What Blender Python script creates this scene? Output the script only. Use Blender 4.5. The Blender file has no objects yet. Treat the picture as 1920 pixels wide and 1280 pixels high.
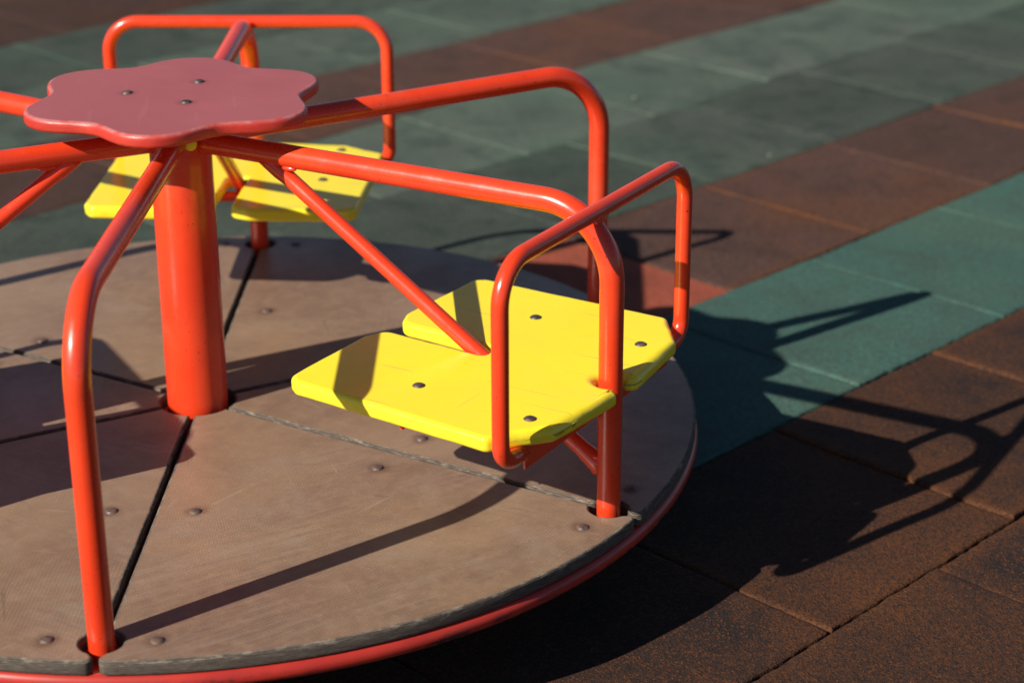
import bpy, bmesh, math, random
from mathutils import Vector, Matrix, noise

random.seed(7)
S = 0.81            # metres per modelling unit (the deck's radius is one unit)
G = 0.215           # deck top above the ground, in units
scene = bpy.context.scene

# ------------------------------------------------------------------ camera
PITCH, YAW, ROLL = 0.3892, 0.1700, -0.0045
CAMP = Vector((0.0, -3.73516, 1.63332 + G)) * S
fw = Vector((math.sin(YAW)*math.cos(PITCH), math.cos(YAW)*math.cos(PITCH), -math.sin(PITCH)))
rt = fw.cross(Vector((0, 0, 1))).normalized()
up = rt.cross(fw)
r2 = rt*math.cos(ROLL) + up*math.sin(ROLL)
u2 = up*math.cos(ROLL) - rt*math.sin(ROLL)
cd = bpy.data.cameras.new('camera')
cam = bpy.data.objects.new('camera', cd)
scene.collection.objects.link(cam)
cam.matrix_world = Matrix(((r2.x, u2.x, -fw.x, CAMP.x), (r2.y, u2.y, -fw.y, CAMP.y),
                           (r2.z, u2.z, -fw.z, CAMP.z), (0, 0, 0, 1)))
cd.sensor_fit = 'HORIZONTAL'
cd.sensor_width = 36
cd.lens = 3754/1920*36
cd.clip_start = 0.05
cd.clip_end = 3000
cd.dof.use_dof = True
cd.dof.focus_distance = 2.85
cd.dof.aperture_fstop = 3.2
scene.camera = cam

# ------------------------------------------------------------------ light
AZ, EL = math.radians(28.0), math.radians(33.1)      # direction the shadows run, height of the sun
sd = Vector((-math.cos(AZ)*math.cos(EL), -math.sin(AZ)*math.cos(EL), math.sin(EL)))
sl = bpy.data.lights.new('sun', 'SUN')
sl.energy = 5.0
sl.angle = math.radians(0.5)
sl.color = (1.0, 0.91, 0.79)
so = bpy.data.objects.new('sun', sl)
scene.collection.objects.link(so)
so.rotation_euler = (-sd).to_track_quat('-Z', 'Y').to_euler()
so.location = sd*20
w = bpy.data.worlds.new('World')
scene.world = w
w.use_nodes = True
nt = w.node_tree
for n in list(nt.nodes):
    nt.nodes.remove(n)
sky = nt.nodes.new('ShaderNodeTexSky')
sky.sky_type = 'NISHITA'
sky.sun_disc = False
sky.air_density = 0.65
sky.dust_density = 0.3
sky.sun_elevation = EL
sky.sun_rotation = math.atan2(sd.x, sd.y)
bg = nt.nodes.new('ShaderNodeBackground')
bg.inputs['Strength'].default_value = 0.05
wo = nt.nodes.new('ShaderNodeOutputWorld')
nt.links.new(sky.outputs[0], bg.inputs[0])
nt.links.new(bg.outputs[0], wo.inputs[0])
scene.view_settings.view_transform = 'Standard'
scene.view_settings.look = 'None'
scene.view_settings.exposure = 0.5
scene.view_settings.gamma = 1.0
scene.view_settings.use_curve_mapping = False

# ------------------------------------------------------------------ materials
class NB:
    """small helper to wire shader nodes"""
    def __init__(self, name):
        self.m = bpy.data.materials.new(name)
        self.m.use_nodes = True
        self.t = self.m.node_tree
        self.b = self.t.nodes['Principled BSDF']
        self.out = self.t.nodes['Material Output']
        self.obj = self.n('ShaderNodeTexCoord').outputs['Object']
    def n(self, kind, **kw):
        o = self.t.nodes.new(kind)
        for k, v in kw.items():
            setattr(o, k, v)
        return o
    def link(self, a, b):
        self.t.links.new(a, b)
    def put(self, sock, v):
        if hasattr(v, 'is_linked') or isinstance(v, bpy.types.NodeSocket):
            self.link(v, sock)
        elif isinstance(v, (tuple, list)) and len(v) == 3 and sock.type == 'RGBA':
            sock.default_value = (*v, 1)
        else:
            sock.default_value = v
    def noise(self, scale, detail=3, rough=.55, vec=None, dist=0.0):
        o = self.n('ShaderNodeTexNoise')
        self.put(o.inputs['Vector'], vec if vec is not None else self.obj)
        o.inputs['Scale'].default_value = scale
        o.inputs['Detail'].default_value = detail
        o.inputs['Roughness'].default_value = rough
        o.inputs['Distortion'].default_value = dist
        return o.outputs['Fac']
    def math(self, op, a, b=0.0, c=0.0, clamp=False):
        o = self.n('ShaderNodeMath', operation=op, use_clamp=clamp)
        self.put(o.inputs[0], a)
        self.put(o.inputs[1], b)
        self.put(o.inputs[2], c)
        return o.outputs[0]
    def ramp(self, v, lo, hi, a=0.0, b=1.0):
        o = self.n('ShaderNodeMapRange')
        o.interpolation_type = 'SMOOTHSTEP'
        self.put(o.inputs['Value'], v)
        for k, x in (('From Min', lo), ('From Max', hi), ('To Min', a), ('To Max', b)):
            o.inputs[k].default_value = x
        return o.outputs[0]
    def mix(self, f, a, b, blend='MIX'):
        o = self.n('ShaderNodeMix', data_type='RGBA', blend_type=blend)
        self.put(o.inputs[0], f)
        self.put(o.inputs[6], a)
        self.put(o.inputs[7], b)
        return o.outputs[2]
    def mapped(self, scale, rot=(0, 0, 0), vec=None):
        o = self.n('ShaderNodeMapping')
        self.put(o.inputs['Vector'], vec if vec is not None else self.obj)
        o.inputs['Scale'].default_value = scale
        o.inputs['Rotation'].default_value = rot
        return o.outputs[0]
    def bump(self, h, strength, dist, prev=None):
        o = self.n('ShaderNodeBump')
        o.inputs['Strength'].default_value = strength
        o.inputs['Distance'].default_value = dist
        self.put(o.inputs['Height'], h)
        if prev is not None:
            self.link(prev, o.inputs['Normal'])
        return o.outputs[0]
    def attr(self, name):
        o = self.n('ShaderNodeAttribute')
        o.attribute_name = name
        return o.outputs['Fac']
    def done(self, col=None, rough=None, normal=None, **kw):
        if col is not None:
            self.put(self.b.inputs['Base Color'], col)
        if rough is not None:
            self.put(self.b.inputs['Roughness'], rough)
        if normal is not None:
            self.link(normal, self.b.inputs['Normal'])
        for k, v in kw.items():
            self.put(self.b.inputs[k.replace('_', ' ')], v)
        return self.m

def offset_coords(b):
    """object coordinates moved by a random amount per object, so copies differ"""
    info = b.n('ShaderNodeObjectInfo').outputs['Random']
    c = b.n('ShaderNodeCombineXYZ')
    b.link(b.math('MULTIPLY', info, 37.0), c.inputs[0])
    b.link(b.math('MULTIPLY', info, 91.0), c.inputs[1])
    b.link(b.math('MULTIPLY', info, 13.0), c.inputs[2])
    a = b.n('ShaderNodeVectorMath', operation='ADD')
    b.link(b.obj, a.inputs[0])
    b.link(c.outputs[0], a.inputs[1])
    return a.outputs[0]

def red_paint():
    b = NB('red_paint')
    v = offset_coords(b)
    big = b.noise(6, 3, vec=v)
    col = b.mix(b.ramp(big, .3, .7), (.70, .043, .011), (.77, .055, .015))
    # chips and rubbed marks
    chips = b.ramp(b.noise(120, 4, .7, vec=v), .665, .69)
    zone = b.ramp(b.noise(5, 2, vec=v), .5, .62)
    chips = b.math('MULTIPLY', chips, zone)
    scr = b.ramp(b.noise(60, 3, .6, vec=b.mapped((1, 1, .12), vec=v)), .74, .78)
    mask = b.math('MAXIMUM', chips, b.math('MULTIPLY', scr, b.ramp(b.noise(3, 2, vec=v), .52, .65)), clamp=True)
    col = b.mix(mask, col, (.06, .012, .01))
    dust = b.math('MULTIPLY', b.ramp(b.noise(8, 6, .7, vec=v), .5, .78), .16)
    col = b.mix(dust, col, (.62, .22, .13))
    nick = b.math('MULTIPLY', b.ramp(b.noise(170, 2, .5, vec=v), .70, .72), b.ramp(b.noise(7, 2, vec=v), .45, .6))
    col = b.mix(b.math('MULTIPLY', nick, .8), col, (.05, .012, .01))
    grime = b.ramp(b.noise(18, 5, .65, vec=v), .45, .8)
    col = b.mix(b.math('MULTIPLY', grime, .22), col, (.30, .03, .02))
    ripple = b.bump(b.noise(45, 3, vec=v), .06, .004)
    rough = b.math('ADD', .25, b.math('MULTIPLY', grime, .22))
    return b.done(col, rough, b.bump(mask, -.3, .0008, ripple), Specular_IOR_Level=.5,
                  Coat_Weight=.3, Coat_Roughness=.14)

def rim_paint():
    b = NB('worn_red_rim_paint')
    v = b.obj
    sep = b.n('ShaderNodeSeparateXYZ')
    b.link(b.obj, sep.inputs[0])
    scr = b.noise(26, 6, .75, vec=b.mapped((1, 1, 3.5)))
    mask = b.ramp(scr, .50, .60)
    zone = b.ramp(b.noise(4, 3), .34, .52)
    low = b.ramp(sep.outputs[2], -.050*S, -.034*S, 1.0, .12)
    mask = b.math('MULTIPLY', b.math('MULTIPLY', mask, zone), low)
    col = b.mix(b.ramp(b.noise(9, 4), .3, .7), (.36, .026, .020), (.46, .036, .024))
    col = b.mix(mask, col, (.03, .012, .01))
    return b.done(col, b.math('ADD', .34, b.math('MULTIPLY', mask, .4)), b.bump(mask, -.4, .001))

def yellow_paint():
    b = NB('yellow_paint')
    v = offset_coords(b)
    col = b.mix(b.ramp(b.noise(4, 4, .6, vec=v), .35, .7), (.93, .80, .025), (.90, .75, .032))
    dirt = b.ramp(b.noise(30, 6, .7, vec=v), .58, .8)
    col = b.mix(b.math('MULTIPLY', dirt, .3), col, (.42, .32, .09))
    scr = b.ramp(b.noise(90, 2, .5, vec=b.mapped((.05, 1, 1), vec=v)), .70, .72)
    scr2 = b.ramp(b.noise(75, 2, .5, vec=b.mapped((1, .05, 1), vec=v)), .715, .73)
    scr = b.math('MAXIMUM', scr, scr2)
    worn = b.math('MULTIPLY', b.ramp(b.noise(10, 6, .75, vec=v), .54, .75), .28)
    col = b.mix(worn, col, (.66, .56, .12))
    col = b.mix(b.math('MULTIPLY', scr, .35), col, (.45, .36, .12))
    n = b.bump(b.noise(9, 3, vec=v), .12, .004)
    return b.done(col, b.math('ADD', .24, b.math('MULTIPLY', dirt, .25)), n, Specular_IOR_Level=.5)

def yellow_edge():
    b = NB('yellow_worn_edge')
    v = offset_coords(b)
    col = (.88, .72, .03)
    ch = b.ramp(b.noise(55, 6, .72, vec=b.mapped((1, 1, 2.5), vec=v)), .62, .68)
    zone = b.ramp(b.noise(7, 3, vec=v), .48, .62)
    m = b.math('MULTIPLY', ch, zone)
    col = b.mix(m, col, (.16, .13, .09))
    n = b.bump(b.noise(35, 5, .65, vec=b.mapped((1, 1, 3), vec=v)), .35, .003)
    return b.done(col, b.math('ADD', .24, b.math('MULTIPLY', m, .5)), n)

_c, _s = math.cos(-math.radians(-40.82)), math.sin(-math.radians(-40.82))
FB = [(_c*x-_s*y, _s*x+_c*y) for (x, y) in ((-.088, .022), (.048, .078), (.020, -.066))]
def red_board_sky_sheen():
    b = NB('red_board_sky_sheen')
    col = b.mix(b.ramp(b.noise(7, 4, .6), .3, .75), (.36, .098, .106), (.31, .080, .088))  # dusty rose: sky reflection on the red top, put into the colour
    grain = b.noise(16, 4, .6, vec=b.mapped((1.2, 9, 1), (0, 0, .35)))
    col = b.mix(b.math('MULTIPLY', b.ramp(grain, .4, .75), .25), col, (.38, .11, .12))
    dirt = b.ramp(b.noise(90, 4, .7), .66, .74)
    for (x, y) in FB:
        dn = b.n('ShaderNodeVectorMath', operation='DISTANCE')
        b.link(b.obj, dn.inputs[0])
        dn.inputs[1].default_value = (x*S, y*S, .636*S)
        hh = b.ramp(b.math('ADD', dn.outputs['Value'], b.math('MULTIPLY', b.noise(30, 3), .016)), .014, .030, .5, 0)
        col = b.mix(hh, col, (.13, .045, .045))
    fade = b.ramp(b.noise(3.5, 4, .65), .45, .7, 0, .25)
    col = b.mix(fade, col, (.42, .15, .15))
    sc2 = b.ramp(b.noise(60, 2, .5, vec=b.mapped((.05, 1, 1), vec=b.mapped((1, 1, 1), (0, 0, .9)))), .675, .69)
    col = b.mix(b.math('MULTIPLY', sc2, .07), col, (.5, .25, .24))
    col = b.mix(b.math('MULTIPLY', dirt, .4), col, (.13, .04, .045))
    n = b.bump(grain, .25, .0012)
    return b.done(col, b.math('ADD', .42, b.math('MULTIPLY', grain, .15)), b.bump(b.noise(200, 2), .08, .0005, n))

def red_board_edge():
    b = NB('red_board_edge')
    col = b.mix(b.ramp(b.noise(12, 4), .3, .7), (.42, .03, .022), (.52, .045, .03))
    sep = b.n('ShaderNodeSeparateXYZ')
    b.link(b.obj, sep.inputs[0])
    top = b.ramp(sep.outputs[2], (.6295)*S, (.6350)*S)
    ch = b.ramp(b.noise(45, 5, .6), .34, .60, .25, 1)
    m = b.math('MULTIPLY', top, ch)
    col = b.mix(b.math('MULTIPLY', m, .5), col, (.40, .27, .27))
    scr = b.ramp(b.noise(45, 5, .7, vec=b.mapped((1, 1, 5))), .6, .7)
    col = b.mix(b.math('MULTIPLY', scr, .5), col, (.12, .03, .03))
    return b.done(col, .42, b.bump(b.noise(50, 5, .65, vec=b.mapped((1, 1, 4))), .4, .002))

BOLTS = []   # filled below in panel coordinates (units)
def deck_film(pts):
    b = NB('brown_film_plywood')
    v = offset_coords(b)
    a = b.ramp(b.noise(3.2, 5, .62, vec=v, dist=.4), .33, .68)
    col = b.mix(a, (.284, .186, .114), (.170, .102, .069))
    g = b.ramp(b.noise(5.5, 6, .66, vec=v, dist=.6), .50, .72)
    col = b.mix(b.math('MULTIPLY', g, .6), col, (.285, .215, .165))
    d = b.ramp(b.noise(2.3, 4, .6, vec=v), .52, .72)
    col = b.mix(b.math('MULTIPLY', d, .55), col, (.165, .088, .066))
    def streak(deg, sc, k, det):
        r1 = b.mapped((1, 1, 1), (0, 0, -math.radians(deg)), v)
        return b.noise(sc, det, .68, vec=b.mapped((k, 1, 1), vec=r1), dist=.25)
    zone1 = b.ramp(b.noise(2.6, 3, vec=v), .46, .62)
    zone2 = b.ramp(b.noise(3.1, 3, vec=b.mapped((1, 1, 1), (.4, .2, 0), v)), .50, .64)
    col = b.mix(b.math('MULTIPLY', b.math('MULTIPLY', b.ramp(streak(124, 95, .07, 5), .42, .72), zone1), .42), col, (.33, .26, .20))
    col = b.mix(b.math('MULTIPLY', b.math('MULTIPLY', b.ramp(streak(118, 120, .05, 4), .5, .72), zone1), .4), col, (.13, .09, .075))
    col = b.mix(b.math('MULTIPLY', b.math('MULTIPLY', b.ramp(streak(62, 110, .06, 4), .48, .74), zone2), .4), col, (.35, .28, .22))
    col = b.mix(b.math('MULTIPLY', b.ramp(streak(95, 60, .1, 4), .62, .72), .25), col, (.12, .07, .055))
    mott = b.noise(38, 6, .7, vec=v)
    col = b.mix(b.ramp(mott, .42, .7, 0, .42), col, (.34, .225, .145))
    for dg, th in ((20, .69), (75, .695), (140, .69), (165, .70)):
        sc_ = b.math('MULTIPLY', b.ramp(streak(dg, 55, .035, 2), th, th+.015), b.ramp(b.noise(9, 2, vec=b.mapped((1, 1, 1), (dg, 0, 0), v)), .5, .6))
        col = b.mix(b.math('MULTIPLY', sc_, .34), col, (.38, .31, .25) if dg != 75 else (.07, .045, .04))
    sand = b.ramp(b.noise(420, 2, .5, vec=v), .68, .71)
    col = b.mix(b.math('MULTIPLY', sand, .5), col, (.45, .38, .30))
    scuff = b.math('MULTIPLY', b.ramp(b.noise(24, 5, .75, vec=v), .62, .72), b.ramp(b.noise(5, 2, vec=v), .5, .62))
    col = b.mix(b.math('MULTIPLY', scuff, .45), col, (.09, .06, .05))
    # wire-mesh imprint of the film, about 2.7 mm pitch
    w1 = b.n('ShaderNodeTexWave', bands_direction='X', wave_profile='SIN')
    w2 = b.n('ShaderNodeTexWave', bands_direction='Y', wave_profile='SIN')
    for x in (w1, w2):
        b.link(b.mapped((1, 1, 1), (0, 0, .52)), x.inputs['Vector'])
        x.inputs['Scale'].default_value = 314/2.7*.5*2/2
        x.inputs['Distortion'].default_value = .6
        x.inputs['Detail'].default_value = 1
    weave = b.math('MULTIPLY', w1.outputs['Fac'], w2.outputs['Fac'])
    wz = b.ramp(b.noise(4, 3, vec=v), .35, .6, .25, 1)
    wv = b.math('MULTIPLY', weave, wz)
    col = b.mix(b.math('MULTIPLY', wv, .35), col, (.33, .25, .19))
    fine = b.noise(420, 3, .7, vec=v)
    col = b.mix(b.ramp(fine, .3, .75, 0, .35), col, (.11, .075, .055))
    # dull stained halo round each bolt
    halo = None
    for (x, y) in pts:
        dn = b.n('ShaderNodeVectorMath', operation='DISTANCE')
        b.link(b.obj, dn.inputs[0])
        dn.inputs[1].default_value = (x*S, y*S, 0)
        h = b.math('ADD', dn.outputs['Value'], b.math('MULTIPLY', b.noise(25, 3, vec=v), .02))
        h = b.ramp(h, .014, .036, 1, 0)
        halo = h if halo is None else b.math('MAXIMUM', halo, h)
    col = b.mix(b.math('MULTIPLY', halo, .8), col, (.10, .055, .038))
    n = b.bump(wv, .35, .0007)
    n = b.bump(fine, .2, .0006, n)
    n = b.bump(b.noise(2.5, 2, vec=v), .2, .006, n)
    rough = b.math('ADD', .36, b.math('MULTIPLY', a, .16))
    return b.done(col, rough, n, Specular_IOR_Level=.55)

def deck_edge():
    b = NB('weathered_plywood_edge')
    v = offset_coords(b)
    sep = b.n('ShaderNodeSeparateXYZ')
    b.link(b.obj, sep.inputs[0])
    z = sep.outputs[2]
    wob = b.math('MULTIPLY', b.noise(12, 4, .6, vec=b.mapped((1, 1, .2), vec=v)), .0022)
    ply = b.math('SINE', b.math('MULTIPLY', b.math('ADD', z, wob), 2*math.pi/.0031))
    fib = b.noise(70, 5, .7, vec=b.mapped((1, 1, 9), vec=v))
    f = b.math('ADD', b.math('MULTIPLY', ply, .17), fib)
    col = b.mix(b.ramp(f, .15, 1.0), (.028, .024, .022), (.175, .143, .116))
    pale = b.ramp(b.noise(38, 6, .72, vec=b.mapped((1, 1, 6), vec=v)), .50, .62)
    top = b.ramp(z, -.010, -.0035, .25, 1)
    col = b.mix(b.math('MULTIPLY', b.math('MULTIPLY', pale, top), .42), col, (.38, .32, .25))
    n = b.bump(f, .5, .0012)
    return b.done(col, .8, n, Specular_IOR_Level=.25)

def steel(rust=.4):
    b = NB('worn_steel' if rust < .5 else 'rusty_steel')
    v = offset_coords(b)
    r = b.ramp(b.noise(90, 5, .7, vec=v), .62-rust*.5, .74-rust*.2)
    col = b.mix(r, (.15, .13, .13), (.14, .075, .05))
    met = b.math('SUBTRACT', .9, b.math('MULTIPLY', r, .75))
    return b.done(col, b.math('ADD', .5, b.math('MULTIPLY', r, .3)), b.bump(b.noise(160, 4, vec=v), .3, .0006), Metallic=met)

def rubber(name, base, alt, worn, dark, base2=None):
    b = NB(name)
    e = b.attr('edge')
    t = b.attr('tint')
    hue = b.attr('hue')
    wn = b.attr('worn')
    col = b.mix(b.ramp(b.noise(2.2, 5, .62), .32, .68), base, alt)
    if base2:
        col = b.mix(hue, col, base2)
    col = b.mix(b.math('MULTIPLY', b.ramp(b.noise(7.5, 6, .68, dist=.5), .46, .64, 0, .85), b.math('SUBTRACT', 1.0, b.math('MULTIPLY', hue, .55))), col, dark)
    col = b.mix(b.ramp(b.noise(1.3, 3), .45, .7, 0, .5), col, worn)
    # rubbed lighter band along the tile borders
    band = b.math('MULTIPLY', b.math('MULTIPLY', wn, b.math('SUBTRACT', 1.0, b.math('MULTIPLY', hue, .3))), b.ramp(b.noise(5, 4, .6), .30, .60, .35, 1.25), clamp=True)
    band = b.math('MULTIPLY', band, b.ramp(b.noise(70, 3, .6), .3, .6, .6, 1.0))
    col = b.mix(band, col, worn)
    # trodden darker middles of the tiles
    mid = b.ramp(b.math('ADD', e, b.math('MULTIPLY', b.math('SUBTRACT', b.noise(6, 5, .65), .5), .34)), .03, .20)
    col = b.mix(b.math('MULTIPLY', mid, b.math('SUBTRACT', .36, b.math('MULTIPLY', hue, .30))), col, dark)
    # crumbs: granules of different tone
    vo = b.n('ShaderNodeTexVoronoi', feature='F1')
    b.link(b.obj, vo.inputs['Vector'])
    vo.inputs['Scale'].default_value = 330
    sp = b.n('ShaderNodeSeparateXYZ')
    b.link(vo.outputs['Color'], sp.inputs[0])
    cr = sp.outputs[0]
    col = b.mix(b.ramp(cr, .5, .95, 0, .75), col, dark)
    col = b.mix(b.ramp(sp.outputs[1], .72, 1.0, 0, .85), col, worn)
    coarse = b.noise(95, 4, .7)
    col = b.mix(b.ramp(coarse, .42, .72, 0, .6), col, dark)
    glint = b.ramp(b.noise(260, 2, .5), .775, .79)
    col = b.mix(b.math('MULTIPLY', glint, .8), col, (.45, .38, .33))
    br = b.n('ShaderNodeHueSaturation')
    b.link(col, br.inputs['Color'])
    b.link(b.ramp(t, 0, 1, .70, 1.25), br.inputs['Value'])
    h = b.math('ADD', b.math('MULTIPLY', vo.outputs['Distance'], .6), b.math('MULTIPLY', coarse, 1.0))
    n = b.bump(h, .75, .0022)
    n = b.bump(b.noise(22, 4, .6), .4, .004, n)
    return b.done(br.outputs[0], .88, n, Specular_IOR_Level=.18)

def plain(name, col, rough, **kw):
    b = NB(name)
    c = b.mix(b.noise(14, 5, .65), tuple(x*.75 for x in col), tuple(min(1, x*1.25) for x in col))
    return b.done(c, rough, b.bump(b.noise(80, 4), .3, .001), **kw)

# ------------------------------------------------------------------ mesh helpers (coordinates in units, baked to metres)
def link_mesh(name, bm, mats, parent=None, smooth=True, flat_caps=True):
    bmesh.ops.scale(bm, vec=(S, S, S), verts=bm.verts)
    me = bpy.data.meshes.new(name)
    bm.to_mesh(me)
    bm.free()
    for m in (mats if isinstance(mats, (list, tuple)) else [mats]):
        me.materials.append(m)
    for p in me.polygons:
        p.use_smooth = smooth and len(p.vertices) <= 4
    o = bpy.data.objects.new(name, me)
    scene.collection.objects.link(o)
    if parent is not None:
        o.parent = parent
    return o

def tube(bm, pts, r, seg=28, caps=True, mat=0):
    """round bar along a polyline, parallel-transport frames; r a number or one per point"""
    pts = [Vector(p) for p in pts]
    rr = r if isinstance(r, (list, tuple)) else [r]*len(pts)
    t0 = (pts[1]-pts[0]).normalized()
    ref = Vector((0, 0, 1)) if abs(t0.z) < .9 else Vector((1, 0, 0))
    nrm = (ref - t0*ref.dot(t0)).normalized()
    rings = []
    for i, p in enumerate(pts):
        a = pts[max(i-1, 0)]
        c = pts[min(i+1, len(pts)-1)]
        t = ((p-a).normalized() if i else (c-p).normalized()) + ((c-p).normalized() if i < len(pts)-1 else (p-a).normalized())
        t.normalize()
        nrm = (nrm - t*nrm.dot(t)).normalized()
        bi = t.cross(nrm)
        rings.append([bm.verts.new(p + (nrm*math.cos(2*math.pi*k/seg) + bi*math.sin(2*math.pi*k/seg))*rr[i]) for k in range(seg)])
    for a, c in zip(rings, rings[1:]):
        for k in range(seg):
            f = bm.faces.new((a[k], a[(k+1) % seg], c[(k+1) % seg], c[k]))
            f.material_index = mat
    if caps:
        bm.faces.new(rings[0][::-1]).material_index = mat
        bm.faces.new(rings[-1]).material_index = mat

def fillet(pts, rad, n=12):
    """polyline with every inner corner rounded; rad a number or one per corner"""
    pts = [Vector(p) for p in pts]
    out = [pts[0]]
    for i in range(1, len(pts)-1):
        R = rad[i-1] if isinstance(rad, (list, tuple)) else rad
        p, a, c = pts[i], (pts[i-1]-pts[i]).normalized(), (pts[i+1]-pts[i]).normalized()
        th = math.acos(max(-1, min(1, a.dot(c))))
        d = R/math.tan(th/2)
        ctr = p + (a+c).normalized()*(R/math.sin(th/2))
        s, e = p+a*d-ctr, p+c*d-ctr
        ang = s.angle(e)
        for k in range(n+1):
            f = k/n
            out.append(ctr + (s*math.sin((1-f)*ang) + e*math.sin(f*ang))/math.sin(ang))
    out.append(pts[-1])
    return out

def subdiv(pts, step):
    out = [pts[0]]
    for a, c in zip(pts, pts[1:]):
        n = max(1, int((c-a).length/step))
        for k in range(1, n+1):
            out.append(a.lerp(c, k/n))
    return out

def lathe(bm, prof, seg=48, centre=(0, 0), mat=0):
    rings = []
    for (r, z) in prof:
        rings.append([bm.verts.new((centre[0]+r*math.cos(2*math.pi*k/seg), centre[1]+r*math.sin(2*math.pi*k/seg), z)) for k in range(seg)])
    for a, c in zip(rings, rings[1:]):
        for k in range(seg):
            bm.faces.new((a[k], a[(k+1) % seg], c[(k+1) % seg], c[k])).material_index = mat
    if prof[-1][0] > 0:
        bm.faces.new(rings[-1]).material_index = mat
    if prof[0][0] > 0:
        bm.faces.new(rings[0][::-1]).material_index = mat

def round_poly(pts, rads, n=8):
    """closed 2-D polygon with rounded corners -> list of 2-D Vectors"""
    out = []
    N = len(pts)
    for i in range(N):
        p = Vector(pts[i]).to_2d()
        R = rads[i]
        if R <= 0:
            out.append(p)
            continue
        a = (Vector(pts[i-1]).to_2d()-p)
        c = (Vector(pts[(i+1) % N]).to_2d()-p)
        la, lc = a.length, c.length
        a.normalize(); c.normalize()
        th = math.acos(max(-1, min(1, a.dot(c))))
        d = min(R/math.tan(th/2), la*.49, lc*.49)
        R = d*math.tan(th/2)
        ctr = p + (a+c).normalized()*(R/math.sin(th/2))
        s, e = p+a*d-ctr, p+c*d-ctr
        a0 = math.atan2(s.y, s.x)
        da = math.atan2(s.x*e.y-s.y*e.x, s.dot(e))
        for k in range(n+1):
            out.append(ctr + Vector((math.cos(a0+da*k/n), math.sin(a0+da*k/n)))*R)
    return out

def densify(poly, step):
    out = []
    for i, a in enumerate(poly):
        c = poly[(i+1) % len(poly)]
        n = max(1, int((c-a).length/step))
        for k in range(n):
            out.append(a.lerp(c, k/n))
    return out

def plate(bm, poly, z0, z1, bev, nb=4, side=1, top=0, under=1, wob=0.0, bev_mat=None, wscale=18, wear=None):
    """a board with the given outline (counter-clockwise) and rounded-over edges"""
    N = len(poly)
    nor = []
    for i in range(N):
        a, p, c = poly[i-1], poly[i], poly[(i+1) % N]
        e1, e2 = (p-a), (c-p)
        n1 = Vector((e1.y, -e1.x)).normalized() if e1.length > 1e-9 else Vector((0, 0))
        n2 = Vector((e2.y, -e2.x)).normalized() if e2.length > 1e-9 else Vector((0, 0))
        m = (n1+n2)
        m = m.normalized() if m.length > 1e-6 else n1
        nor.append(m)
    prof = []
    for k in range(nb+1):
        a = math.pi/2*k/nb
        prof.append((bev*(1-math.cos(a))*0+bev*(1-math.sin(a)), z0+bev*(1-math.cos(a))))
    prof += [(0, z0+(z1-z0)*.5)]
    for k in range(nb+1):
        a = math.pi/2*(1-k/nb)
        prof.append((bev*(1-math.sin(a)), z1-bev*(1-math.cos(a))))
    rings = []
    for j_, (ins, z_) in enumerate(prof):
        ring = []
        for p, m in zip(poly, nor):
            z = z_
            q = p - m*ins
            if wear and j_ > nb+1:
                f_ = wear(p)
                q = p - m*ins*f_
                z = z1 - (z1-z_)*(1+(f_-1)*.75)
            if wob:
                s = noise.noise(Vector((p.x*wscale, p.y*wscale, z*30)))*wob
                s += noise.noise(Vector((p.x*wscale*4, p.y*wscale*4, z*60)))*wob*.5
                q = q + m*(s-wob*.4)
            ring.append(bm.verts.new((q.x, q.y, z)))
        rings.append(ring)
    nr = len(rings)
    for j, (a, c) in enumerate(zip(rings, rings[1:])):
        for i in range(N):
            k = (i+1) % N
            f = bm.faces.new((a[i], a[k], c[k], c[i]))
            f.material_index = side
            if bev_mat is not None and j >= nr-1-max(1, nb//2):
                f.material_index = bev_mat
    bm.faces.new(rings[-1]).material_index = top
    bm.faces.new(rings[0][::-1]).material_index = under

def box(bm, x0, x1, y0, y1, z0, z1, bev=.0, mat=0):
    ret = bmesh.ops.create_cube(bm, size=1)
    vs = ret['verts']
    for v in vs:
        v.co = Vector(((x0+x1)/2+v.co.x*(x1-x0), (y0+y1)/2+v.co.y*(y1-y0), (z0+z1)/2+v.co.z*(z1-z0)))
    if bev:
        es = list({e for v in vs for e in v.link_edges})
        bmesh.ops.bevel(bm, geom=es, offset=bev, segments=2, affect='EDGES', profile=.5)

# ------------------------------------------------------------------ the ground
PHI = math.radians(35.49779)
SEAM_E, SEAM_N, TP, TQ = .456, -.025, .613, .609
RED = rubber('red_rubber', (.30, .068, .036), (.27, .060, .036), (.32, .10, .045), (.18, .045, .03))
BROWN = rubber('brown_rubber', (.062, .0265, .0135), (.048, .0235, .016), (.125, .045, .014), (.015, .013, .0145), (.080, .045, .038))
GREEN = rubber('green_rubber', (.079, .101, .081), (.088, .098, .085), (.072, .126, .090), (.036, .048, .042), (.038, .104, .090))
DARK = plain('packed_earth', (.03, .024, .02), .95)

bm = bmesh.new()
bmesh.ops.create_grid(bm, x_segments=8, y_segments=8, size=1200)
g = link_mesh('ground', bm, DARK)
g.location.z = -.024
g['kind'] = 'structure'

def row_colour(j, i):
    if j == -1 or j > 0 and j % 3 != 0 and j != 7 or j < -4 and j % 3 == 1:
        return 'green'
    if j == 0 and i == 1:
        return 'red'
    return 'brown'

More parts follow.
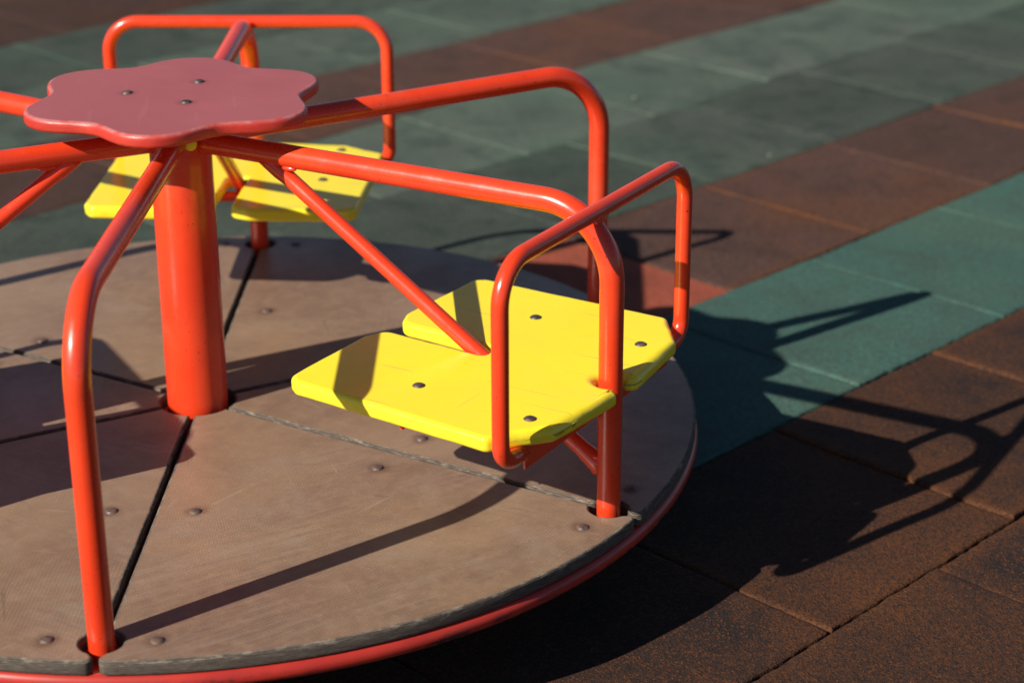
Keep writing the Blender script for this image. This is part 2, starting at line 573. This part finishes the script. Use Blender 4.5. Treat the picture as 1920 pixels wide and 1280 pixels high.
# how far the cross seams of each strip are shifted, and which tile borders are rubbed pale
ROWOFF = {-3: .54, -2: 0, -1: .53, 0: 0, 1: .09, 2: -.2, 3: .19, 4: .5, 5: .25, 6: .65}
WORN = {(0, 3, 0): 1.0, (0, 2, 1): .5, (0, 5, 0): .9, (0, 2, 2): .8, (0, 3, 2): .6, (0, 1, 1): .5, (0, 4, 2): .4,
        (0, 2, 3): .35, (0, 3, 3): .5, (-2, 2, 0): .9, (-2, 1, 1): .6, (-2, 0, 0): .8, (-2, 1, 0): .5, (-2, 0, 1): .5, (0, 3, 1): .0, (0, 4, 0): .06,
        (-2, 0, 2): .5, (-2, 1, 2): .7, (-2, -1, 3): .4, (-3, 0, 3): .6, (-3, 1, 3): .3, (1, 2, 2): .6, (2, 2, 1): .7,
        (-1, 3, 0): .12, (-1, 2, 0): .05, (-1, 2, 1): .05, (-1, 1, 1): 0, (5, 2, 0): .8, (6, 2, 1): .8, (6, 1, 2): .5, (3, 4, 1): .7, (-2, 2, 3): .6, (0, 6, 3): .3}
TINT = {-3: .45, -2: .5, -1: .6, 0: .65, 1: .25, 2: .85, 3: .7, 4: .6, 5: .3, 6: .15, (0, 1): .6, (2, 0): .3, (2, 1): .4,
        (1, 0): .2, (1, 3): .5, (0, 5): .5, (0, 6): .4, (3, 1): .4, (3, 0): .3}
def tile(bm, i, j):
    near = (-4 <= j <= 1 and -2 <= i <= 5)
    L, W = TP, TQ
    core = 40 if near else (10 if (-8 <= j < 13 and -9 <= i < 14) else 2)
    mar = [0, .0022, .006, .012, .020, .032, .05]
    def axis(T):
        inner = [mar[-1] + (T-2*mar[-1])*k/core for k in range(1, core)]
        return mar + inner + [T-m for m in reversed(mar)]
    us, vs = axis(L), axis(W)
    rnd = random.Random(i*1009+j*9176+3)
    rot = rnd.uniform(-.0022, .0022)
    ox, oy = rnd.uniform(-.0010, .0010), rnd.uniform(-.0010, .0010)
    hz = rnd.uniform(-.0022, .0022)
    tx, ty = rnd.uniform(-.004, .004), rnd.uniform(-.004, .004)
    tint = max(0, min(1, TINT.get((j, i), TINT.get(j, .5)) + rnd.uniform(-.12, .12)))
    gap = [.0012, .0012, .0012, .0012]     # low e, high e, low n, high n
    if j == -2:
        gap[2] = .0042
    if j == -3:
        gap[3] = .0030
    if j == -2:
        gap[3] = .0034
    if j == -1:
        gap[2] = .0030
    curl = [rnd.uniform(.0015, .0045) for _ in range(4)]
    cr, sr = math.cos(PHI), math.sin(PHI)
    grid = []
    el = bm.verts.layers.float['edge']
    tl = bm.verts.layers.float['tint']
    hl = bm.verts.layers.float['hue']
    wl = bm.verts.layers.float['worn']
    off = ROWOFF.get(j, (j*.37) % 1.0)*TP
    wt = [WORN.get((j, i, k), rnd.choice((0, .05, .12) if j >= -1 else (.05, .12, .25))) for k in range(4)]
    curl = [c*(.16+wt[k])*(.5 if (j == -1 or j > 0) else 1) for k, c in enumerate(curl)]
    for v in vs:
        rowv = []
        for u in us:
            du = min(u, L-u)
            dv = min(v, W-v)
            d = min(du, dv)
            z = hz + tx*(u/L-.5) + ty*(v/W-.5)
            z += curl[0]*math.exp(-u/.035) + curl[1]*math.exp(-(L-u)/.035) + curl[2]*math.exp(-v/.035) + curl[3]*math.exp(-(W-v)/.035)
            z -= .0042*math.exp(-(d/.0045)**1.0)
            U = gap[0] + u*(L-gap[0]-gap[1])/L
            V = gap[2] + v*(W-gap[2]-gap[3])/W
            e0 = SEAM_E + off + TP*i + U
            n0 = SEAM_N + TQ*j + V
            if near and d < .02:
                k = (1-d/.02)
                q = Vector((e0*55, n0*55, 1.7))
                amp = .0032*k
                if u < .02 or L-u < .02:
                    e0 += noise.noise(q)*amp*(1 if u < .02 else -1)
                if v < .02 or W-v < .02:
                    n0 += (noise.noise(q+Vector((9, 9, 9)))*amp + noise.noise(q*3.1)*amp*.6)
            ce, cn = SEAM_E+off+TP*(i+.5), SEAM_N+TQ*(j+.5)
            de, dn = e0-ce+ox, n0-cn+oy
            e1 = ce + de*math.cos(rot) - dn*math.sin(rot)
            n1 = cn + de*math.sin(rot) + dn*math.cos(rot)
            z += noise.noise(Vector((e1*4, n1*4, 3.0)))*.0030
            x, y = e1*cr - n1*sr, e1*sr + n1*cr
            vert = bm.verts.new((x, y, z))
            vert[el] = d*S
            vert[tl] = tint
            vert[hl] = 1.0 if (j == -1 or j >= 0 and row_colour(j, i) == 'brown') else 0.0
            dd = (u, L-u, v, W-v)
            vert[wl] = max(wt[k]*math.exp(-(dd[k]/(.034 if j < -1 else .024))**2) for k in range(4))
            rowv.append(vert)
        grid.append(rowv)
    for a, c in zip(grid, grid[1:]):
        for k in range(len(a)-1):
            bm.faces.new((a[k], a[k+1], c[k+1], c[k]))
    border = grid[0] + [r[-1] for r in grid[1:]] + grid[-1][::-1][1:] + [r[0] for r in grid[::-1][1:-1]]
    low = []
    for b_ in border:
        q = bm.verts.new((b_.co.x, b_.co.y, -.026))
        q[el] = 0
        q[tl] = tint
        q[hl] = 0
        q[wl] = 0
        low.append(q)
    n = len(border)
    for k in range(n):
        bm.faces.new((border[k], low[k], low[(k+1) % n], border[(k+1) % n]))

pav = {}
for c in ('green', 'brown', 'red'):
    pav[c] = bmesh.new()
    pav[c].verts.layers.float.new('edge')
    pav[c].verts.layers.float.new('tint')
    pav[c].verts.layers.float.new('hue')
    pav[c].verts.layers.float.new('worn')
for j in range(-16, 26):
    for i in range(-18, 28):
        tile(pav[row_colour(j, i)], i, j)
for c, m in (('green', GREEN), ('brown', BROWN), ('red', RED)):
    o = link_mesh(c + '_rubber_paving', pav[c], m)
    o['kind'] = 'structure'

# ------------------------------------------------------------------ the merry-go-round
red = red_paint()
rimp = rim_paint()
yel = yellow_paint()
yed = yellow_edge()
stl = steel(.35)
rst = steel(.5)
TH = math.radians(-40.82)
RP, H0, H1, RB, RT = .9377, .5461, .5587, .13, .0215

root = bpy.data.objects.new('merry_go_round', None)
scene.collection.objects.link(root)
root['label'] = 'red and yellow playground merry-go-round with brown plywood deck and flower-shaped centre table'
root['category'] = 'merry-go-round'

def put(o, ang, z=G):
    o.location = (0, 0, z*S)
    o.rotation_euler = (0, 0, ang)
    return o

def twin(o, ang):
    """copy of a part and its sub-parts, turned about the pole"""
    c = o.copy()
    scene.collection.objects.link(c)
    c.parent = root
    c.rotation_euler = (0, 0, ang)
    for k in list(o.children):
        d = k.copy()
        scene.collection.objects.link(d)
        d.parent = c
        d.rotation_euler = (0, 0, random.uniform(0, 6))
    return c

def bolt_mesh(r, h, mat, name='bolt'):
    bm = bmesh.new()
    prof = [(r*1.18, -.002), (r*1.18, .0005), (r*1.10, .0012), (r, .0016)]
    for k in range(1, 7):
        a = math.pi/2*k/6
        prof.append((max(r*math.cos(a), .0), .0016 + h*math.sin(a)))
    lathe(bm, prof[:-1] + [(r*.08, .0016+h)], 20)
    return link_mesh(name, bm, mat)

def add_bolts(parent, pts, z, proto):
    for n_, (x, y) in enumerate(pts):
        b_ = proto.copy() if n_ or proto.parent else proto
        if b_ is not proto:
            scene.collection.objects.link(b_)
        b_.parent = parent
        b_.location = (x*S, y*S, z*S)
        b_.rotation_euler = (0, 0, random.uniform(0, 6))

# deck panels: six sectors, each between two seams, notched for the posts and the pole
GAP, RC, RH = .0048, .074, .0345
def panel_outline():
    A = math.pi/3
    pts = []
    def side_pts(mir):
        out = []
        x0 = math.sqrt(RC*RC-GAP*GAP)
        out.append((x0, GAP))
        dx = math.sqrt(RH*RH-GAP*GAP)
        x1 = RP-dx
        out.append((x1-.006, GAP))
        out.append((x1-.0005, GAP+.004))
        a0 = math.atan2(GAP+.006, -dx)
        a1 = math.atan2(GAP+.010, dx)
        for k in range(15):
            a = a0+(a1-a0)*k/14
            out.append((RP+RH*math.cos(a), RH*math.sin(a)))
        out.append((RP+dx+.004, GAP+.0035))
        return out
    s = side_pts(0)
    # outer corner
    ro = .998
    s += [(ro-.014, GAP), (ro-.006, GAP+.002), (ro-.0015, GAP+.008)]
    lo = [Vector(p) for p in s]
    hi = [Vector((p[0]*math.cos(A)+p[1]*math.sin(A), p[0]*math.sin(A)-p[1]*math.cos(A))) for p in s]
    a0 = .016
    arc = [Vector((ro*math.cos(a0+(A-2*a0)*k/60), ro*math.sin(a0+(A-2*a0)*k/60))) for k in range(61)]
    b0 = math.asin(GAP/RC)+.06
    inn = [Vector((RC*math.cos(A-b0-(A-2*b0)*k/10), RC*math.sin(A-b0-(A-2*b0)*k/10))) for k in range(11)]
    return lo + arc + hi[::-1] + inn

A3 = math.pi/3
def seam_pt(r, perp):
    return (math.sqrt(r*r-perp*perp), perp)
bp = [seam_pt(.495, .075), seam_pt(.938, .088)]
bp += [(x*math.cos(A3)+y*math.sin(A3), x*math.sin(A3)-y*math.cos(A3)) for (x, y) in bp]
film = deck_film(bp)
edge = deck_edge()
bm = bmesh.new()
po = densify(panel_outline(), .012)
plate(bm, po, -.027, 0, .0052, nb=4, side=1, top=0, under=1, wob=.0005, wscale=14)
p0 = link_mesh('deck_panel', bm, [film, edge], root)
put(p0, TH)
add_bolts(p0, bp, 0, bolt_mesh(.0102, .0028, rst))
for k in range(1, 6):
    twin(p0, TH + k*A3)

# red rim ring under the edge of the deck
bm = bmesh.new()
ring = []
NR, ns = 180, 20
for a in range(NR):
    t = 2*math.pi*a/NR
    r_ = []
    for k in range(ns):
        q = 2*math.pi*k/ns
        rr = .988 + .0142*math.cos(q)
        r_.append(bm.verts.new((rr*math.cos(t), rr*math.sin(t), -.0432 + .0160*math.sin(q))))
    ring.append(r_)
for a in range(NR):
    c, d = ring[a], ring[(a+1) % NR]
    for k in range(ns):
        bm.faces.new((c[k], c[(k+1) % ns], d[(k+1) % ns], d[k]))
bmesh.ops.recalc_face_normals(bm, faces=bm.faces)
put(link_mesh('deck_rim', bm, rimp, root), 0)

# spokes under the deck and the fixed foot
bm = bmesh.new()
for k in range(6):
    a = TH + k*A3
    t_ = Vector((math.cos(a), math.sin(a), 0))
    q = Vector((-t_.y, t_.x, 0))
    tube(bm, [t_*.05+Vector((0, 0, -.052)), t_*.965+Vector((0, 0, -.052))], .020, 12)
    lathe(bm, [(.052, -.0400), (.052, -.0285)], 24, centre=(t_.x*RP, t_.y*RP))
    for sgn in (1,):
        b0 = Vector((math.cos(a), math.sin(a), 0))*.49 + Vector((0, 0, -.050))
        b1 = Vector((math.cos(a+A3), math.sin(a+A3), 0))*.49 + Vector((0, 0, -.050))
        tube(bm, [b0, b1], .018, 12)
put(link_mesh('deck_frame', bm, red, root), 0)
bm = bmesh.new()
lathe(bm, [(.15, -G-.01), (.15, -G+.012), (.085, -G+.016), (.080, -.075), (.095, -.072), (.095, -.058)], 40)
put(link_mesh('bearing_foot', bm, stl, root), 0)

# centre pole, its head and the yellow cap nut
bm = bmesh.new()
lathe(bm, [(.0605, -.07), (.0605, .0), (.0600, .25), (.0595, .500), (.0595, .578), (.057, .582)], 64)
pole = put(link_mesh('centre_pole', bm, red, root), 0)
bm = bmesh.new()
lathe(bm, [(.0105, -.001), (.0125, .002), (.0125, .0095), (.0105, .0125), (.006, .014), (.001, .0145)], 20)
for v in bm.verts:
    v.co = Vector((v.co.x, v.co.z, v.co.y))
bmesh.ops.rotate(bm, verts=bm.verts, cent=(0, 0, 0), matrix=Matrix.Rotation(math.pi+.2, 3, 'Z'))
bmesh.ops.recalc_face_normals(bm, faces=bm.faces)
nut = link_mesh('cap_nut', bm, yel, pole)
nut.location = (.0175*S, -.0590*S, .5515*S)
bm = bmesh.new()
lathe(bm, [(.0593, .582), (.0593, .590), (.10, .592), (.105, .595), (.105, .607), (.10, .6108)], 40)
put(link_mesh('hub_plate', bm, red, root), 0)

# flower-shaped table
def flower():
    # broad, shallow lobes
    out = []
    n = 240
    for k in range(n):
        a = 2*math.pi*k/n
        # lobes on the arms, rounded and broad, with tighter waists
        c = math.cos(6*a)
        r = .272 + .0255*c - .004*(c*c-.5) + .004*math.sin(2*a+.6)
        out.append(Vector((r*math.cos(a), r*math.sin(a))))
    return out
bm = bmesh.new()
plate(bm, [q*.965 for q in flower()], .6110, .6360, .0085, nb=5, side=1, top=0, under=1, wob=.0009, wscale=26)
fl = put(link_mesh('flower_table', bm, [red_board_sky_sheen(), red_board_edge()], root), TH)
inv = Matrix.Rotation(-TH, 2)
fb = [inv @ Vector(q) for q in ((-.088, .022), (.048, .078), (.020, -.066))]
fl.location = (-.004*S, -.012*S, G*S)
add_bolts(fl, [(q.x, q.y) for q in fb], .6360, bolt_mesh(.0090, .0032, stl))

# six handrails: out from the pole, bent down through the deck
bm = bmesh.new()
dz = (H1-H0)/RP
path = fillet([(.045, 0, H0+.045*dz), (RP, 0, H1), (RP, 0, -.045)], RB, 18)
tube(bm, subdiv(path, .03), RT, 32)
rail = put(link_mesh('handrail', bm, red, root), TH)
for k in range(1, 6):
    twin(rail, TH+k*A3)

# seats: butterfly board with a slot for the strut and a notch for the post
HS, ST = .250, .029
def seat_outline():
    half = [(.690, .022), (.472, .022), (.453, .066), (.457, .286), (.481, .301), (.882, .315), (.954, .220), (.972, .040), (.966, .030)]
    rads = [.012, .030, .040, .030, .020, .014, .016, .010, .006]
    hole = []
    for k in range(9):
        a = math.radians(58 + (180-58)*k/8)
        hole.append((RP+.002+.0275*math.cos(a), .0275*math.sin(a)))
    up_ = half + hole[:-1]
    ru = rads + [0]*8
    tip = [(RP+.002-.0275, 0)]
    pts = up_ + tip + [(x, -y) for (x, y) in reversed(up_)]
    rs = ru + [0] + list(reversed(ru))
    poly = round_poly(pts, rs, 7)
    # the board sits a little askew on its bracket
    poly = [Vector((q.x +  .042*q.y*min(1, (1-q.x)/.25), q.y + .016*max(0, .75-q.x)/.3)) for q in poly]
    ar = sum(poly[i-1].x*poly[i].y-poly[i].x*poly[i-1].y for i in range(len(poly)))
    if ar < 0:
        poly.reverse()
    return poly
TILT = .004      # the boards slope a touch towards the rim
def seat_wear(p):
    # the outer edge is knocked down to an uneven chamfer
    k = max(0, min(1, (p.x-.885)/.02))
    return 1 + k*(.75 + .75*noise.noise(Vector((p.x*9, p.y*11, 2.2))) + .25*noise.noise(Vector((p.x*40, p.y*40, 5))))
so_ = densify(seat_outline(), .010)
bm = bmesh.new()
plate(bm, so_, HS-ST, HS, .0085, nb=5, side=1, top=0, under=1, wob=.0014, bev_mat=0, wscale=16, wear=seat_wear)
for v in bm.verts:
    v.co.z += (.70-v.co.x)*TILT
seat = put(link_mesh('seat', bm, [yel, yed], root), TH)
add_bolts(seat, [(.678, .186), (.665, -.192), (.908, .170), (.900, -.212)], HS, bolt_mesh(.0096, .0026, stl))
for b_ in seat.children:
    b_.location.z += (.70*S-b_.location.x)*TILT
for k in (2, 4):
    twin(seat, TH+k*A3)

# strut from the handrail down through the slot to the post
bm = bmesh.new()
sp = subdiv([Vector((.205, 0, .540)), Vector((.930, 0, .074))], .02)
tube(bm, sp, [.0150 if 2 < i < len(sp)-3 else (.0172 if i < len(sp)-2 else .0185) for i in range(len(sp))], 24)
for cx, cz, ln in ((.262, .529, .020), (.915, .098, .012), (.917, .070, .012)):
    for sy in (-1, 1):
        for v in bmesh.ops.create_icosphere(bm, subdivisions=2, radius=1)['verts']:
            v.co = Vector((cx+v.co.x*ln, sy*.0085+v.co.y*.0055, cz+v.co.z*.0055))
st = put(link_mesh('seat_strut', bm, red, root), TH)
for k in (2, 4):
    twin(st, TH+k*A3)

# angle-iron brackets under the seat
def angle_iron(r_out, half_t, name, inward=.036, hgt=.040):
    bm = bmesh.new()
    zt = HS-ST-.0012 + (.70-r_out)*TILT
    box(bm, r_out-.005, r_out, -half_t, half_t, zt-hgt, zt, .0008)
    box(bm, r_out-inward, r_out-.0052, -half_t, half_t, zt-.005, zt-.0001, .0008)
    return put(link_mesh(name, bm, red, root, smooth=False), TH)
br1 = angle_iron(.9185, .258, 'seat_bracket')
br2 = angle_iron(.676, .262, 'seat_bracket', .036, .024)
for k in (2, 4):
    twin(br1, TH+k*A3)
    twin(br2, TH+k*A3)

# U-shaped backrest bar cradled on the bend of the handrail
bm = bmesh.new()
ur, ut, zu = .912, .326, .556
pts = [(ur, -.256, .2105), (ur, -ut, .2105), (ur, -ut, zu), (ur, ut, zu), (ur, ut, .2105), (ur, .256, .2105)]
path = fillet(pts, [.040, .072, .072, .040], 12)
tube(bm, subdiv(path, .03), .0146, 24)
# weld beads at the bar's ends and on the bend
for s_ in (-1, 1):
    lathe_c = bmesh.ops.create_icosphere(bm, subdivisions=2, radius=.0150)['verts']
    for v in lathe_c:
        v.co = Vector((v.co.x*.9, v.co.y*.45, v.co.z*1.0)) + Vector((ur, s_*.259, .2080))
for cx, cz in ((.9136, .5372), (.8940, .5545)):
    for sy in (-.009, 0, .009):
        for v in bmesh.ops.create_icosphere(bm, subdivisions=2, radius=1)['verts']:
            v.co = Vector((cx+v.co.x*.0052, sy+v.co.y*.0075, cz+v.co.z*.0052))
bk = put(link_mesh('backrest_rail', bm, red, root), TH)
for k in (2, 4):
    c_ = twin(bk, TH+k*A3)
    if k == 4:
        c_.location.z -= .013*S

# ------------------------------------------------------------------ small debris on the paving
def pebble(x, y, r, seed, label):
    bm = bmesh.new()
    bmesh.ops.create_icosphere(bm, subdivisions=3, radius=r)
    for v in bm.verts:
        v.co *= 1 + .35*noise.noise(v.co*(1.2/r)+Vector((seed, 0, 0)))
        v.co.z *= .6
    o = link_mesh('pebble', bm, plain('pale_stone_%d' % seed, (.20, .19, .165), .95))
    o.location = (x*S, y*S, r*.4*S+.001)
    o['label'] = label
    o['category'] = 'pebble'
    o['group'] = 'pebbles on the paving'
pebble(1.819, 2.069, .0055, 3, 'small pale pebble on the seam between green and brown rubber strips')
pebble(1.554, 2.802, .006, 8, 'pale speck of stone lying in the middle of the far green rubber strips')
